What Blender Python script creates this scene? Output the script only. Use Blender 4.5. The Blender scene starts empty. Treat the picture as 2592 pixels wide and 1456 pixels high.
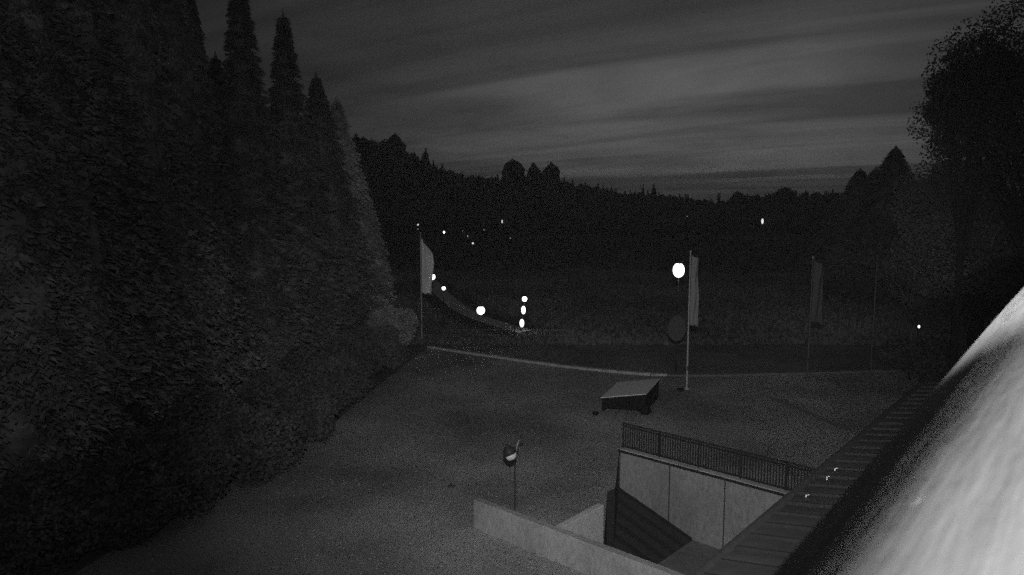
import bpy, math, random
import numpy as np
from mathutils import Vector, Matrix
from mathutils.geometry import tessellate_polygon
random.seed(7); rng = np.random.default_rng(7)
sc = bpy.context.scene
COL = sc.collection
# ---------------------------------------------------------------- camera
PITCH = math.radians(6.99); F = 1900.0; H = 11.0
cam_d = bpy.data.cameras.new('camera'); cam = bpy.data.objects.new('camera', cam_d); COL.objects.link(cam)
cam.location = (0, 0, H); cam.rotation_euler = (math.radians(90) - PITCH, 0, 0)
cam_d.sensor_width = 36; cam_d.lens = 36 * F / 2592
cam_d.clip_start = 0.02; cam_d.clip_end = 6000
cam_d.dof.use_dof = True; cam_d.dof.focus_distance = 45; cam_d.dof.aperture_fstop = 4.5
sc.camera = cam
sc.cycles.use_denoising = False
sc.cycles.max_bounces = 4
sc.cycles.diffuse_bounces = 2
sc.cycles.sample_clamp_indirect = .3
sc.cycles.use_adaptive_sampling = True; sc.cycles.adaptive_threshold = .07; sc.cycles.adaptive_min_samples = 8
sc.view_settings.view_transform = 'Standard'; sc.view_settings.look = 'None'
sc.view_settings.exposure = 0; sc.view_settings.gamma = 1
# ---------------------------------------------------------------- night sky
w = bpy.data.worlds.new('World'); sc.world = w; w.use_nodes = True
nt = w.node_tree; N = nt.nodes; L = nt.links; N.clear()
def nd(t, **k):
    n = N.new(t)
    for a, b in k.items(): setattr(n, a, b)
    return n
def mth(op, a, b=None, c=None, clamp=False):
    n = nd('ShaderNodeMath', operation=op); n.use_clamp = clamp
    for i, x in enumerate((a, b, c)):
        if x is None: continue
        if isinstance(x, (int, float)): n.inputs[i].default_value = x
        else: L.new(x, n.inputs[i])
    return n.outputs[0]
tc = nd('ShaderNodeTexCoord'); sep = nd('ShaderNodeSeparateXYZ'); L.new(tc.outputs['Generated'], sep.inputs[0])
zz = mth('ADD', mth('MAXIMUM', sep.outputs[2], 0.0), 0.10)
cx = mth('DIVIDE', sep.outputs[0], zz); cy = mth('DIVIDE', sep.outputs[1], zz)
cmb = nd('ShaderNodeCombineXYZ'); L.new(cx, cmb.inputs[0]); L.new(cy, cmb.inputs[1])
sd = math.radians(-58)   # streaks of cloud run along this heading
dx_, dy_ = math.sin(sd), math.cos(sd)
along = mth('ADD', mth('MULTIPLY', cx, dx_ * .22), mth('MULTIPLY', cy, dy_ * .22))
across = mth('ADD', mth('MULTIPLY', cx, dy_ * 1.25), mth('MULTIPLY', cy, -dx_ * 1.25))
mp = nd('ShaderNodeCombineXYZ'); L.new(along, mp.inputs[0]); L.new(across, mp.inputs[1])
n1 = nd('ShaderNodeTexNoise'); n1.inputs['Scale'].default_value = 0.95; n1.inputs['Detail'].default_value = 5; n1.inputs['Roughness'].default_value = 0.5; n1.inputs['Distortion'].default_value = 1.1
L.new(mp.outputs[0], n1.inputs['Vector'])
n2 = nd('ShaderNodeTexNoise'); n2.inputs['Scale'].default_value = 1.1; n2.inputs['Detail'].default_value = 6; n2.inputs['Distortion'].default_value = .6
L.new(cmb.outputs[0], n2.inputs['Vector'])
r1 = nd('ShaderNodeMapRange'); r1.inputs[1].default_value = 0.34; r1.inputs[2].default_value = 0.60; r1.inputs[3].default_value = 0.50; r1.inputs[4].default_value = 1.10
L.new(n1.outputs[0], r1.inputs[0])
r2 = nd('ShaderNodeMapRange'); r2.inputs[1].default_value = 0.3; r2.inputs[2].default_value = 0.7; r2.inputs[3].default_value = 0.75; r2.inputs[4].default_value = 1.12
L.new(n2.outputs[0], r2.inputs[0])
az, el = math.radians(14), math.radians(7)
g = Vector((math.sin(az) * math.cos(el), math.cos(az) * math.cos(el), math.sin(el)))
vd = nd('ShaderNodeVectorMath', operation='DOT_PRODUCT'); L.new(tc.outputs['Generated'], vd.inputs[0]); vd.inputs[1].default_value = g
glow = mth('POWER', mth('MAXIMUM', vd.outputs['Value'], 0.0), 15.0)
zr_ = nd('ShaderNodeMapRange'); zr_.inputs[1].default_value = 0.13; zr_.inputs[2].default_value = 0.25; zr_.inputs[3].default_value = 1.0; zr_.inputs[4].default_value = 0.3; L.new(sep.outputs[2], zr_.inputs[0])
glow = mth('MULTIPLY', glow, zr_.outputs[0])
base = mth('MULTIPLY_ADD', glow, 0.082, 0.021)
val = mth('MULTIPLY', mth('MULTIPLY', base, r1.outputs[0]), r2.outputs[0])
cc = nd('ShaderNodeCombineColor'); [L.new(val, cc.inputs[i]) for i in range(3)]
bg = nd('ShaderNodeBackground'); L.new(cc.outputs[0], bg.inputs[0]); bg.inputs[1].default_value = 1.0
out = nd('ShaderNodeOutputWorld'); L.new(bg.outputs[0], out.inputs[0])
# ---------------------------------------------------------------- infrared floodlights (the webcam's own night illumination, plus an added side fill)
def spot(name, loc, tgt, power, angle, blend, size=0.05):
    d = bpy.data.lights.new(name, 'SPOT'); d.energy = power; d.spot_size = math.radians(angle); d.spot_blend = blend; d.shadow_soft_size = size
    o = bpy.data.objects.new(name, d); COL.objects.link(o); o.location = loc
    o.rotation_euler = (Vector(tgt) - Vector(loc)).to_track_quat('-Z', 'Y').to_euler(); return o
spot('webcam_floodlight', (0, -.3, 12.3), (3.2, 30, 4.2), 9800, 64, 1.0, 0.03)
spot('added_side_fill', (-.05, -.3, 12.3), (-24, 30, 12), 1150, 84, 1.0, 0.03)  # added weak fill, lifts the dark trees at left
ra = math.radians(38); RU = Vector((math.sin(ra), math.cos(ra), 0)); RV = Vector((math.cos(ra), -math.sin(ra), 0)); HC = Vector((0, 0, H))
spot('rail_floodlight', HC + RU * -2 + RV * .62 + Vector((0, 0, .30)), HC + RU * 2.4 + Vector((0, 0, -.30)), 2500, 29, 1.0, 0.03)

# ---------------------------------------------------------------- helpers
def ray(px, py):
    xc = (px - 1296) / F; yc = (728 - py) / F
    return Vector((xc, math.cos(PITCH) + yc * math.sin(PITCH), -math.sin(PITCH) + yc * math.cos(PITCH)))
def P(px, py, z=0.0):
    r = ray(px, py); t = (z - H) / r.z; return Vector((r.x * t, r.y * t, z))
def Q(px, py, Y):
    r = ray(px, py); t = Y / r.y; return Vector((r.x * t, Y, H + r.z * t))

def mat(name, v, rough=0.85, scale=3.0, amp=0.25, bump=0.0, bscale=None, spec=0.2, stretch=None, detail=6, second=None, obj_coords=True):
    m = bpy.data.materials.new(name); m.use_nodes = True; t = m.node_tree; b = t.nodes['Principled BSDF']
    b.inputs['Roughness'].default_value = rough; b.inputs['Specular IOR Level'].default_value = spec
    co = t.nodes.new('ShaderNodeTexCoord'); src = co.outputs['Object']
    if stretch:
        mpn = t.nodes.new('ShaderNodeMapping'); mpn.inputs['Scale'].default_value = stretch; t.links.new(src, mpn.inputs[0]); src = mpn.outputs[0]
    n = t.nodes.new('ShaderNodeTexNoise'); n.inputs['Scale'].default_value = scale; n.inputs['Detail'].default_value = detail; n.inputs['Roughness'].default_value = 0.6
    t.links.new(src, n.inputs['Vector'])
    r = t.nodes.new('ShaderNodeMapRange'); r.inputs[1].default_value = 0.25; r.inputs[2].default_value = 0.75
    r.inputs[3].default_value = v * (1 - amp); r.inputs[4].default_value = v * (1 + amp); t.links.new(n.outputs[0], r.inputs[0])
    o = r.outputs[0]
    if second:
        s2, lo, hi = second
        n2_ = t.nodes.new('ShaderNodeTexNoise'); n2_.inputs['Scale'].default_value = s2; n2_.inputs['Detail'].default_value = 4
        t.links.new(src, n2_.inputs['Vector'])
        rr = t.nodes.new('ShaderNodeMapRange'); rr.inputs[1].default_value = 0.35; rr.inputs[2].default_value = 0.65; rr.inputs[3].default_value = lo; rr.inputs[4].default_value = hi
        t.links.new(n2_.outputs[0], rr.inputs[0])
        mm = t.nodes.new('ShaderNodeMath'); mm.operation = 'MULTIPLY'; t.links.new(o, mm.inputs[0]); t.links.new(rr.outputs[0], mm.inputs[1]); o = mm.outputs[0]
    c = t.nodes.new('ShaderNodeCombineColor'); [t.links.new(o, c.inputs[i]) for i in range(3)]
    t.links.new(c.outputs[0], b.inputs['Base Color'])
    if bump:
        bn = t.nodes.new('ShaderNodeTexNoise'); bn.inputs['Scale'].default_value = bscale or scale * 4; bn.inputs['Detail'].default_value = 5
        t.links.new(src, bn.inputs['Vector'])
        bp = t.nodes.new('ShaderNodeBump'); bp.inputs['Strength'].default_value = bump; bp.inputs['Distance'].default_value = 0.05
        t.links.new(bn.outputs[0], bp.inputs['Height']); t.links.new(bp.outputs[0], b.inputs['Normal'])
    return m
def emat(name, s):
    m = bpy.data.materials.new(name); m.use_nodes = True; b = m.node_tree.nodes['Principled BSDF']
    b.inputs['Base Color'].default_value = (.8, .8, .8, 1); b.inputs['Emission Color'].default_value = (1, 1, 1, 1); b.inputs['Emission Strength'].default_value = s
    return m
M = dict(
    yard=mat('gravel_yard', .42, .95, 26, .45, .6, 60, second=(.16, .6, 1.3)),
    ground=mat('meadow_grass', .2, .95, .9, .35, .5, 5, second=(.05, .6, 1.35)),
    road=mat('worn_asphalt', .2, .9, 6, .2, .2, 40, second=(.3, .8, 1.2)),
    lane=mat('gravel_lane', .55, .95, 4, .2),
    plate=mat('dull_sign_plate', .12, .8, 5, .15),
    dull_grey=mat('plain_grey', .26, .95, 12, .25),
    verge=mat('dark_verge', .10, .95, 4, .3),
    kerb=mat('pale_kerb', .60, .9, 5, .25, .2, 30, second=(.4, .75, 1.2)),
    render=mat('white_plaster', .44, .9, 9, .28, .4, 40, second=(.5, .66, 1.12), stretch=(1, 1, .45)),
    bright=mat('fresh_plaster', .66, .9, 9, .15, .3, 40),
    cap=mat('dark_coping', .15, .8, 6, .2),
    ramp=mat('dark_ramp', .075, .9, 6, .3, .2, 30),
    floor=mat('ramp_floor', .28, .9, 5, .2, .2, 30, second=(.5, .75, 1.15)),
    dmetal=mat('dark_metal', .04, .55, 10, .2, spec=.4),
    wmetal=mat('pale_metal', .55, .5, 10, .1, spec=.4),
    roof=mat('sheet_roof', .035, .62, 1.6, .22, .3, 6, spec=.35, second=(.35, .75, 1.2)),
    seam=mat('sheet_seam', .02, .6, 6, .2, spec=.3),
    wood=mat('weathered_wood', .38, .85, 9, .26, .07, 30, spec=.1, stretch=(5, .35, 5), second=(1.6, .88, 1.10)),
    dwood=mat('dark_wood', .018, .85, 6, .3),
    lid=mat('pale_felt', .95, .9, 7, .15, .1),
    flag=mat('lit_cloth', .95, .9, 2, .06), mflag=mat('less_lit_cloth', .34, .9, 2, .08), dflag=mat('grey_cloth', .13, .9, 2, .1),  # left flag's lamplight and middle flag's dimness are put in the cloth tone
    bark=mat('bark', .05, .95, 6, .3, .3),
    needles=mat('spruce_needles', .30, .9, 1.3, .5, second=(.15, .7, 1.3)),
    lit_needles=mat('lit_spruce_needles', .8, .9, 1.3, .4, second=(.15, .7, 1.3)),  # light on the left row's flank, put into the needle colour
    leaves=mat('broad_leaves', .18, .85, 1.1, .5, second=(.2, .7, 1.3)),
    lit_leaves=mat('lit_bush_leaves', .42, .85, 1.1, .4),  # light on the two far hedge bushes, put into the leaf colour
    dleaves=mat('dark_leaves', .12, .9, 1.1, .5),
    forest=mat('forest_leaves', .10, .95, .12, .4),
    glass=mat('milky_glass', .85, .3, 5, .03, spec=.5),
    lamp=emat('lit_lamp', 2.2), lamp_far=emat('lit_far_lamp', .8), lamp_dim=emat('dim_far_lamp', .22),
)
def link(name, me, m=None, parent=None):
    o = bpy.data.objects.new(name, me); COL.objects.link(o)
    if m is not None and me is not None and not me.materials: me.materials.append(m)
    if parent is not None: o.parent = parent
    return o
def tag(o, label=None, cat=None, group=None, kind=None):
    if label: o['label'] = label
    if cat: o['category'] = cat
    if group: o['group'] = group
    if kind: o['kind'] = kind
    return o
def empty(name, loc, rz=0.0):
    o = bpy.data.objects.new(name, None); COL.objects.link(o); o.location = loc; o.rotation_euler = (0, 0, rz); o.empty_display_size = .2; return o
class MB:
    def __init__(s): s.v = []; s.f = []
    def add(s, vs, fs):
        k = len(s.v); s.v += [tuple(v) for v in vs]; s.f += [tuple(i + k for i in f) for f in fs]; return s
    def box(s, x0, x1, y0, y1, z0, z1):
        return s.hexa([(x0, y0), (x1, y0), (x1, y1), (x0, y1)], [z0] * 4, [z1] * 4)
    def hexa(s, q, zb, zt):   # quad footprint, bottom and top heights per corner
        vs = [(q[i][0], q[i][1], zb[i]) for i in range(4)] + [(q[i][0], q[i][1], zt[i]) for i in range(4)]
        return s.add(vs, [(3, 2, 1, 0), (4, 5, 6, 7), (0, 1, 5, 4), (1, 2, 6, 5), (2, 3, 7, 6), (3, 0, 4, 7)])
    def tube(s, pts, rad, n=8, cap=True):
        pts = [Vector(p) for p in pts]; rr = rad if isinstance(rad, (list, tuple)) else [rad] * len(pts); k = len(s.v); m = len(pts)
        for i, p in enumerate(pts):
            d = (pts[min(i + 1, m - 1)] - pts[max(i - 1, 0)]).normalized()
            a = d.cross(Vector((0, 0, 1)) if abs(d.z) < .9 else Vector((1, 0, 0))).normalized(); b = d.cross(a)
            for j in range(n):
                t = 2 * math.pi * j / n; s.v.append(tuple(p + (a * math.cos(t) + b * math.sin(t)) * rr[i]))
        for i in range(m - 1):
            for j in range(n): s.f.append((k + i * n + j, k + i * n + (j + 1) % n, k + (i + 1) * n + (j + 1) % n, k + (i + 1) * n + j))
        if cap: s.f.append(tuple(k + j for j in range(n))[::-1]); s.f.append(tuple(k + (m - 1) * n + j for j in range(n)))
        return s
    def lathe(s, prof, n=16, c=(0, 0, 0)):
        k = len(s.v)
        for r, z in prof:
            for j in range(n): t = 2 * math.pi * j / n; s.v.append((c[0] + r * math.cos(t), c[1] + r * math.sin(t), c[2] + z))
        for i in range(len(prof) - 1):
            for j in range(n): s.f.append((k + i * n + j, k + i * n + (j + 1) % n, k + (i + 1) * n + (j + 1) % n, k + (i + 1) * n + j))
        s.f.append(tuple(k + j for j in range(n))[::-1]); s.f.append(tuple(k + (len(prof) - 1) * n + j for j in range(n)))
        return s
    def mesh(s, name, m, smooth=False):
        me = bpy.data.meshes.new(name); me.from_pydata(s.v, [], s.f); me.materials.append(m)
        if smooth: me.polygons.foreach_set('use_smooth', [True] * len(me.polygons))
        me.update(); return me
    def build(s, name, m, parent=None, smooth=False): return link(name, s.mesh(name, m, smooth), None, parent)
def bevel(o, wd=.01, seg=2):
    b = o.modifiers.new('bevel', 'BEVEL'); b.width = wd; b.segments = seg; b.limit_method = 'ANGLE'; return o
def copy_tree(o, parent=None):
    c = o.copy(); COL.objects.link(c); c.parent = parent
    for ch in [x for x in o.children]: copy_tree(ch, c)
    return c

# building axes: u runs along the eave, v runs towards the house
AZ = math.radians(42); U = Vector((math.sin(AZ), math.cos(AZ), 0)); V = Vector((math.cos(AZ), -math.sin(AZ), 0))
O = Vector((-1.16, 23.92, 0))
def W(a, b, z=0.0): p = O + V * a + U * b; return Vector((p.x, p.y, z))

# ================================================================ SETTING
def inpoly(x, y, poly):
    c = False; n = len(poly)
    for i in range(n):
        x1, y1 = poly[i][:2]; x2, y2 = poly[(i + 1) % n][:2]
        if (y1 > y) != (y2 > y) and x < (x2 - x1) * (y - y1) / (y2 - y1) + x1: c = not c
    return c
SKY = [(-600, 250), (500, 300), (870, 336), (960, 342), (1040, 375), (1120, 415), (1180, 438), (1260, 442), (1420, 448), (1500, 465), (1600, 480), (1700, 488), (1780, 500), (1822, 512), (1855, 492), (1920, 484), (2000, 482), (2130, 478), (2300, 450), (3200, 420)]
def skyline(px):
    return float(np.interp(px, [s[0] for s in SKY], [s[1] for s in SKY]))
def hill(x, y):
    if y < 30: return 0.0
    px = 1296 + F * x / y
    top = Q(px, skyline(px), 380).z - 11
    t = min(max((y - 205) / 175, 0), 1); s = t * t * (3 - 2 * t)
    h = s * top
    if y > 380: h += -(min(y, 900) - 380) / 520 * (60 + top)
    return h
def gz(x, y):
    rel = Vector((x, y, 0)) - O; a = rel.dot(V); b = rel.dot(U)
    if -3 < a < 30 and -30 < b < 12.5 and y < 42: return -5.0
    und = .18 * math.sin(x * .11 + 1) * math.sin(y * .07) * min(max((y - 60) / 40, 0), 1)
    return -0.06 + hill(x, y) + und
ys = list(np.arange(-40, 60, 1.5)) + list(np.arange(60, 130, 3)) + list(np.arange(130, 420, 8)) + list(np.geomspace(420, 3200, 16))
xs = [-1900, -1200, -700, -450, -320] + list(np.arange(-240, -60, 12)) + list(np.arange(-60, 60, 1.5)) + list(np.arange(60, 300, 10)) + [340, 420, 560, 800, 1200, 1900]
gb = MB(); nx = len(xs)
gb.v = [(float(x), float(y), gz(x, y)) for y in ys for x in xs]
gb.f = [(j * nx + i, j * nx + i + 1, (j + 1) * nx + i + 1, (j + 1) * nx + i) for j in range(len(ys) - 1) for i in range(nx - 1)]
tag(gb.build('meadow', M['ground'], smooth=True), kind='structure')

kerb_px = [(1085, 880), (1180, 895), (1300, 912), (1400, 926), (1500, 938), (1650, 951), (1800, 952), (1950, 948), (2100, 944), (2250, 940)]
kerb = [P(*q) for q in kerb_px] + [Vector((34, 49, 0)), Vector((46, 54, 0))]
yard_poly = [(-14, -20), (-13, 20), (-12, 24.5), (-10.8, 28), (-8.6, 36), (-7.4, 46)] + [(k.x, k.y) for k in kerb] + [(60, 30), (60, -20)]
pit = [W(3.42, .16), W(13.1, .16), W(13.1, 9.5), W(-.72, 9.5), P(1557, 1236), P(1537, 1246), W(3.42, 2.47)]
loops = [[Vector((x, y, 0)) for x, y in yard_poly], [Vector((p.x, p.y, 0)) for p in pit]]
yb = MB(); yb.v = [tuple(p) for l in loops for p in l]; yb.f = [tuple(t) for t in tessellate_polygon(loops)]
yo = yb.build('yard', M['yard']); tag(yo, kind='structure')
for p in yo.data.polygons:
    if p.normal.z < 0: p.flip()
# the kerb, built stone by stone
def resample(pts, step):
    out_ = [Vector(pts[0])]; acc = 0
    for i in range(len(pts) - 1):
        a, b = Vector(pts[i]), Vector(pts[i + 1]); l = (b - a).length; d = step - acc
        while d <= l: out_.append(a + (b - a) * (d / l)); d += step
        acc = (acc + l) % step
    return out_
def strip(name, pts, wd, z, m, kind='structure'):
    b = MB(); n = len(pts)
    for i, p in enumerate(pts):
        d = (Vector(pts[min(i + 1, n - 1)]) - Vector(pts[max(i - 1, 0)])); d.z = 0; d.normalize(); q = Vector((-d.y, d.x, 0)) * wd / 2
        zz_ = z(p.x, p.y) if callable(z) else z
        b.v += [(p.x + q.x, p.y + q.y, zz_), (p.x - q.x, p.y - q.y, zz_)]
    b.f = [(2 * i + 1, 2 * i, 2 * i + 2, 2 * i + 3)[::-1] for i in range(n - 1)]
    o = b.build(name, m); tag(o, kind=kind); return o
kr = empty('kerb', kerb[0]); tag(kr, kind='structure')
stone = MB().box(-.485, .485, -.16, .16, -.2, .15).mesh('kerb_stone', M['kerb'])
stone2 = stone.copy(); stone2.materials[0] = M['dull_grey']
kp = resample(kerb, 1.0)
for i in range(len(kp) - 1):
    a, b = kp[i], kp[i + 1]; c = (a + b) / 2
    o = link('kerb_stone', stone if c.x < 9.5 else stone2, parent=kr); o.location = c - kerb[0] + Vector((0, 0, random.uniform(-.015, .015) - (.05 if c.x > 9.5 else 0)))
    o.rotation_euler = (random.uniform(-.02, .02), 0, math.atan2(b.y - a.y, b.x - a.x) + random.uniform(-.01, .01))
# road beyond the kerb and the lane that bends off it
off = lambda pts, d: [Vector((p.x - d * .09, p.y + d, 0)) for p in pts]
strip('road', resample(off(kerb, 3.6), 1.5), 6.2, -.03, M['road'])
lane_px = [(1085, 706), (1096, 718), (1110, 733), (1128, 752), (1160, 777), (1195, 797), (1235, 812), (1280, 826), (1330, 839)]
lane = [P(*q) for q in lane_px]
def smooth_path(pts, k=3):
    for _ in range(k):
        n = [pts[0]]
        for a, b in zip(pts, pts[1:]): n += [a.lerp(b, .25), a.lerp(b, .75)]
        pts = n + [pts[-1]]
    return pts
lane = smooth_path(lane, 2)
strip('lane_verge', lane, 4.6, lambda x, y: gz(x, y) + .03, M['verge'])
strip('lane', lane, 1.7, lambda x, y: gz(x, y) + .06, M['lane'])
# plough furrows / tracks in the meadow, low ridges
fb = MB()
for k in range(3):
    y0 = 56.5 + k * 1.7
    pts = [Vector((x, y0 + 2.2 * math.sin(x * .04 + k * .3) - x * .10, 0)) for x in np.arange(-7, 6, 1.0)]
    for p in pts: p.z = gz(p.x, p.y) + .0
    fb.tube(pts, .05 + .03 * (k % 3), 5)
tag(fb.build('furrows', M['ground']), kind='structure')
# dark strip across the yard at right
strip('edge_shade_strip', [P(1955, 1008), P(2000, 1026), P(2060, 1052), P(2110, 1072), P(2150, 1088)], .42, .012, M['dull_grey'])  # flat strip whose dark tone stands for the shade at a step edge
# ramp pit
b = MB(); b.add([W(-1.2, 9.5, -1.55), W(2.9, 9.5, -2.9), W(2.9, .1, -2.9), W(-1.2, .1, -1.55)], [(0, 3, 2, 1)]); b.build('ramp', M['ramp'])
ramp = bpy.data.objects['ramp']; tag(ramp, kind='structure')
for k, bb in enumerate(np.arange(2.9, 9.4, .72)):
    hb = MB(); q = [W(-1.1, bb), W(2.85, bb), W(2.85, bb + .16), W(-1.1, bb + .16)]
    hb.hexa(q, [-1.6, -2.9, -2.9, -1.6], [-1.5, -2.81, -2.81, -1.5]); hb.build('grip_strip', M['dmetal'], ramp)
b = MB(); b.add([W(2.9, .1, -2.9), W(2.9, 9.5, -2.9), W(13.2, 9.5, -3.0), W(13.2, .1, -3.0)], [(0, 3, 2, 1)]); tag(b.build('garage_forecourt', M['floor']), kind='structure')

# ================================================================ WALLS
def wall(name, q, zb, zt, m, label, coping=None, capw=.04, group=None, panels=0):
    e = empty(name, (q[0].x, q[0].y, 0)); tag(e, label, 'wall', group)
    loc = Vector((q[0].x, q[0].y, 0)); qq = [p - loc for p in q]
    if not panels: bevel(MB().hexa(qq, zb, zt).build('wall_face', m, e), .02)
    else:
        for k in range(panels):
            f0, f1 = k / panels, (k + 1) / panels; l0 = .004 / 2.4; pr = (qq[3] - qq[0]).normalized() * random.uniform(-.003, .005)
            c = [qq[0].lerp(qq[1], f0 + l0) + pr, qq[0].lerp(qq[1], f1 - l0) + pr, qq[3].lerp(qq[2], f1 - l0), qq[3].lerp(qq[2], f0 + l0)]
            bevel(MB().hexa(c, zb, zt).build('wall_panel', m, e), .012)
        cc0 = sum(qq, Vector()) / 4; MB().hexa([cc0.lerp(x, .9) for x in qq], zb, [z - .02 for z in zt]).build('core', M['ramp'], e)
    if coping:
        c = sum(qq, Vector()) / 4
        ax = (qq[1] - qq[0]).normalized(); ay = (qq[3] - qq[0]).normalized()
        sg = [(-1, -1), (1, -1), (1, 1), (-1, 1)]
        q2 = [qq[i] + ax * capw * sg[i][0] + ay * capw * sg[i][1] for i in range(4)]
        o = MB().hexa(q2, [z + .002 for z in zt], [z + coping[0] for z in zt]).build('coping', coping[1], e); bevel(o, .01)
    return e
wall('parapet_wall', [W(-.05, -.12), W(13.0, -.12), W(13.0, .16), W(-.05, .16)], [-3.2] * 4, [.98] * 4, M['render'],
     'long low white parapet wall in the foreground with a bare upper edge')
wall('wing_wall', [W(3.15, .165), W(3.40, .165), W(3.40, 2.45), W(3.15, 2.45)], [-3.2] * 4, [.95, .95, .97, .97], M['bright'],
     'short white wing wall joining the parapet at right angles to make a V')
wall('retaining_wall', [W(-.70, 9.5), W(14.0, 9.5), W(14.0, 9.78), W(-.70, 9.78)], [-3.2] * 4, [.05] * 4, M['render'],
     'tall pale retaining wall under the metal railing beside the sunken ramp', coping=(.05, M['kerb']), capw=.02, panels=6)
rw = bpy.data.objects['retaining_wall']
ql = [W(-.74, 9.40), W(14, 9.40), W(14, 9.475), W(-.74, 9.475)]; MB().hexa([p - Vector(rw.location) for p in ql], [-.01] * 4, [.07] * 4).build('drip_edge', M['dmetal'], rw)
ew = MB(); el = [W(3.42, 2.47), P(1537, 1246), P(1557, 1236), W(-.72, 9.5)]
for p, q in zip(el, el[1:]):
    dn = Vector((-(q - p).y, (q - p).x, 0)).normalized() * .12
    for kk, sgn in ((0, 1),): ew.hexa([p, q, q + dn, p + dn], [-3.2] * 4, [-.012] * 4)
tag(ew.build('edge_wall', M['ramp']), 'dark low wall holding the yard edge beside the sunken ramp', 'wall')
# railing
rl = empty('railing', W(-.68, 9.64, .1), -math.atan2(V.y, V.x) * -1); tag(rl, 'long dark metal railing with close upright bars on top of the retaining wall', 'railing')
LR = 9.0
MB().box(0, LR, -.025, .025, 1.10, 1.15).build('top_rail', M['dmetal'], rl)
MB().box(0, LR, -.02, .02, .10, .14).build('bottom_rail', M['dmetal'], rl)
bal = MB().box(-.02, .02, -.012, .012, .142, 1.098).mesh('baluster', M['dmetal'])
for k in range(int(LR / .115)):
    o = link('baluster', bal, parent=rl); o.location = (.06 + k * .115, 0, 0)
post = MB().box(-.022, .022, -.022, .022, 0, 1.14).mesh('post', M['dmetal'])
for k in range(6):
    o = link('post', post, parent=rl); o.location = (k * LR / 5, .07, 0)

# ================================================================ HOUSE with sheet roof and gutter
EA = 12.62; SL = math.tan(math.radians(10)); EZ = 6.5; BEND = 2.75
hs = empty('house', W(20, -10, 0)); tag(hs, 'house below the camera with a dark seamed sheet metal roof and a black gutter', 'house')
HL = Vector(hs.location)
A2 = math.radians(39.8); U2 = Vector((math.sin(A2), math.cos(A2), 0)); V2 = Vector((math.cos(A2), -math.sin(A2), 0)); E0 = P(1742, 1456, EZ)
def W2(a, b, z=0.0): p = E0 + V2 * (a - EA + .16) + U2 * (b + 9.3); return Vector((p.x, p.y, z))
def hp(a, b, z): return W2(a, b, z) - HL
o = MB().hexa([hp(13.1, -24, 0), hp(27.9, -24, 0), hp(27.9, BEND - .5, 0), hp(13.1, BEND - .5, 0)], [-5.2] * 4, [EZ - .12] * 4).build('wall', M['render'], hs)
o = MB().add([hp(13.1, BEND - .5, EZ + .1), hp(27.9, BEND - .5, EZ + .1), hp(20.5, BEND - .5, EZ + 7 * SL), hp(13.1, BEND - .6, EZ + .1), hp(27.9, BEND - .6, EZ + .1), hp(20.5, BEND - .6, EZ + 7 * SL)], [(0, 2, 1), (3, 4, 5), (0, 1, 4, 3), (1, 2, 5, 4), (2, 0, 3, 5)]).build('gable', M['render'], hs)
pw = .46; npan = int((BEND + 24) / pw)
ridge = 20.5
def zr(a): return EZ + (a - EA) * SL
for k in range(npan):
    b0 = BEND - (k + 1) * pw; b1 = BEND - k * pw
    mb = MB(); na = 10; nb = 4
    ph = random.uniform(0, 6); dz = random.uniform(-.006, .006)
    for i in range(na + 1):
        a = EA + (ridge - EA) * i / na
        for j in range(nb + 1):
            bb = b0 + .018 + (b1 - b0 - .036) * j / nb
            zo = .022 * math.sin(math.pi * j / nb) * (.6 + .4 * math.sin(ph + a * 1.7)) + dz + .006 * math.sin(a * 3.1 + ph)
            p = hp(a, bb, zr(a) + zo); mb.v.append(tuple(p))
    mb.f = [(i * (nb + 1) + j, (i + 1) * (nb + 1) + j, (i + 1) * (nb + 1) + j + 1, i * (nb + 1) + j + 1) for i in range(na) for j in range(nb)]
    mb.build('roof_panel', M['roof'], hs, True)
seam_me = None
for k in range(npan + 1):
    b0 = BEND - k * pw
    o = MB().hexa([hp(EA, b0 - .018, 0), hp(ridge, b0 - .018, 0), hp(ridge, b0 + .018, 0), hp(EA, b0 + .018, 0)],
                  [zr(EA) - .03, zr(ridge) - .03, zr(ridge) - .03, zr(EA) - .03], [zr(EA) + .045, zr(ridge) + .045, zr(ridge) + .045, zr(EA) + .045]).build('seam', M['seam'], hs)
o = MB().add([hp(ridge, -24, zr(ridge)), hp(ridge, BEND, zr(ridge)), hp(28.4, BEND, EZ), hp(28.4, -24, EZ)], [(0, 1, 2, 3)]).build('rear_roof', M['roof'], hs)
o = MB().hexa([hp(EA + .03, -24, 0), hp(EA + .07, -24, 0), hp(EA + .07, BEND, 0), hp(EA + .03, BEND, 0)], [EZ - .2] * 4, [EZ - .035] * 4).build('fascia', M['dwood'], hs)
gm = MB(); pts = []
for i in range(9):
    t = math.pi + math.pi * i / 8
    pts.append((.085 * math.cos(t), .085 * math.sin(t)))
for i, (r, z) in enumerate(pts):
    for bb in (-24, BEND + .02): gm.v.append(tuple(hp(EA - .075 + r, bb, EZ - .01 + z)))
gm.f = [(2 * i, 2 * i + 1, 2 * i + 3, 2 * i + 2) for i in range(8)]
go = gm.build('gutter', M['dmetal'], hs); sm = go.modifiers.new('solid', 'SOLIDIFY'); sm.thickness = .012
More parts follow.
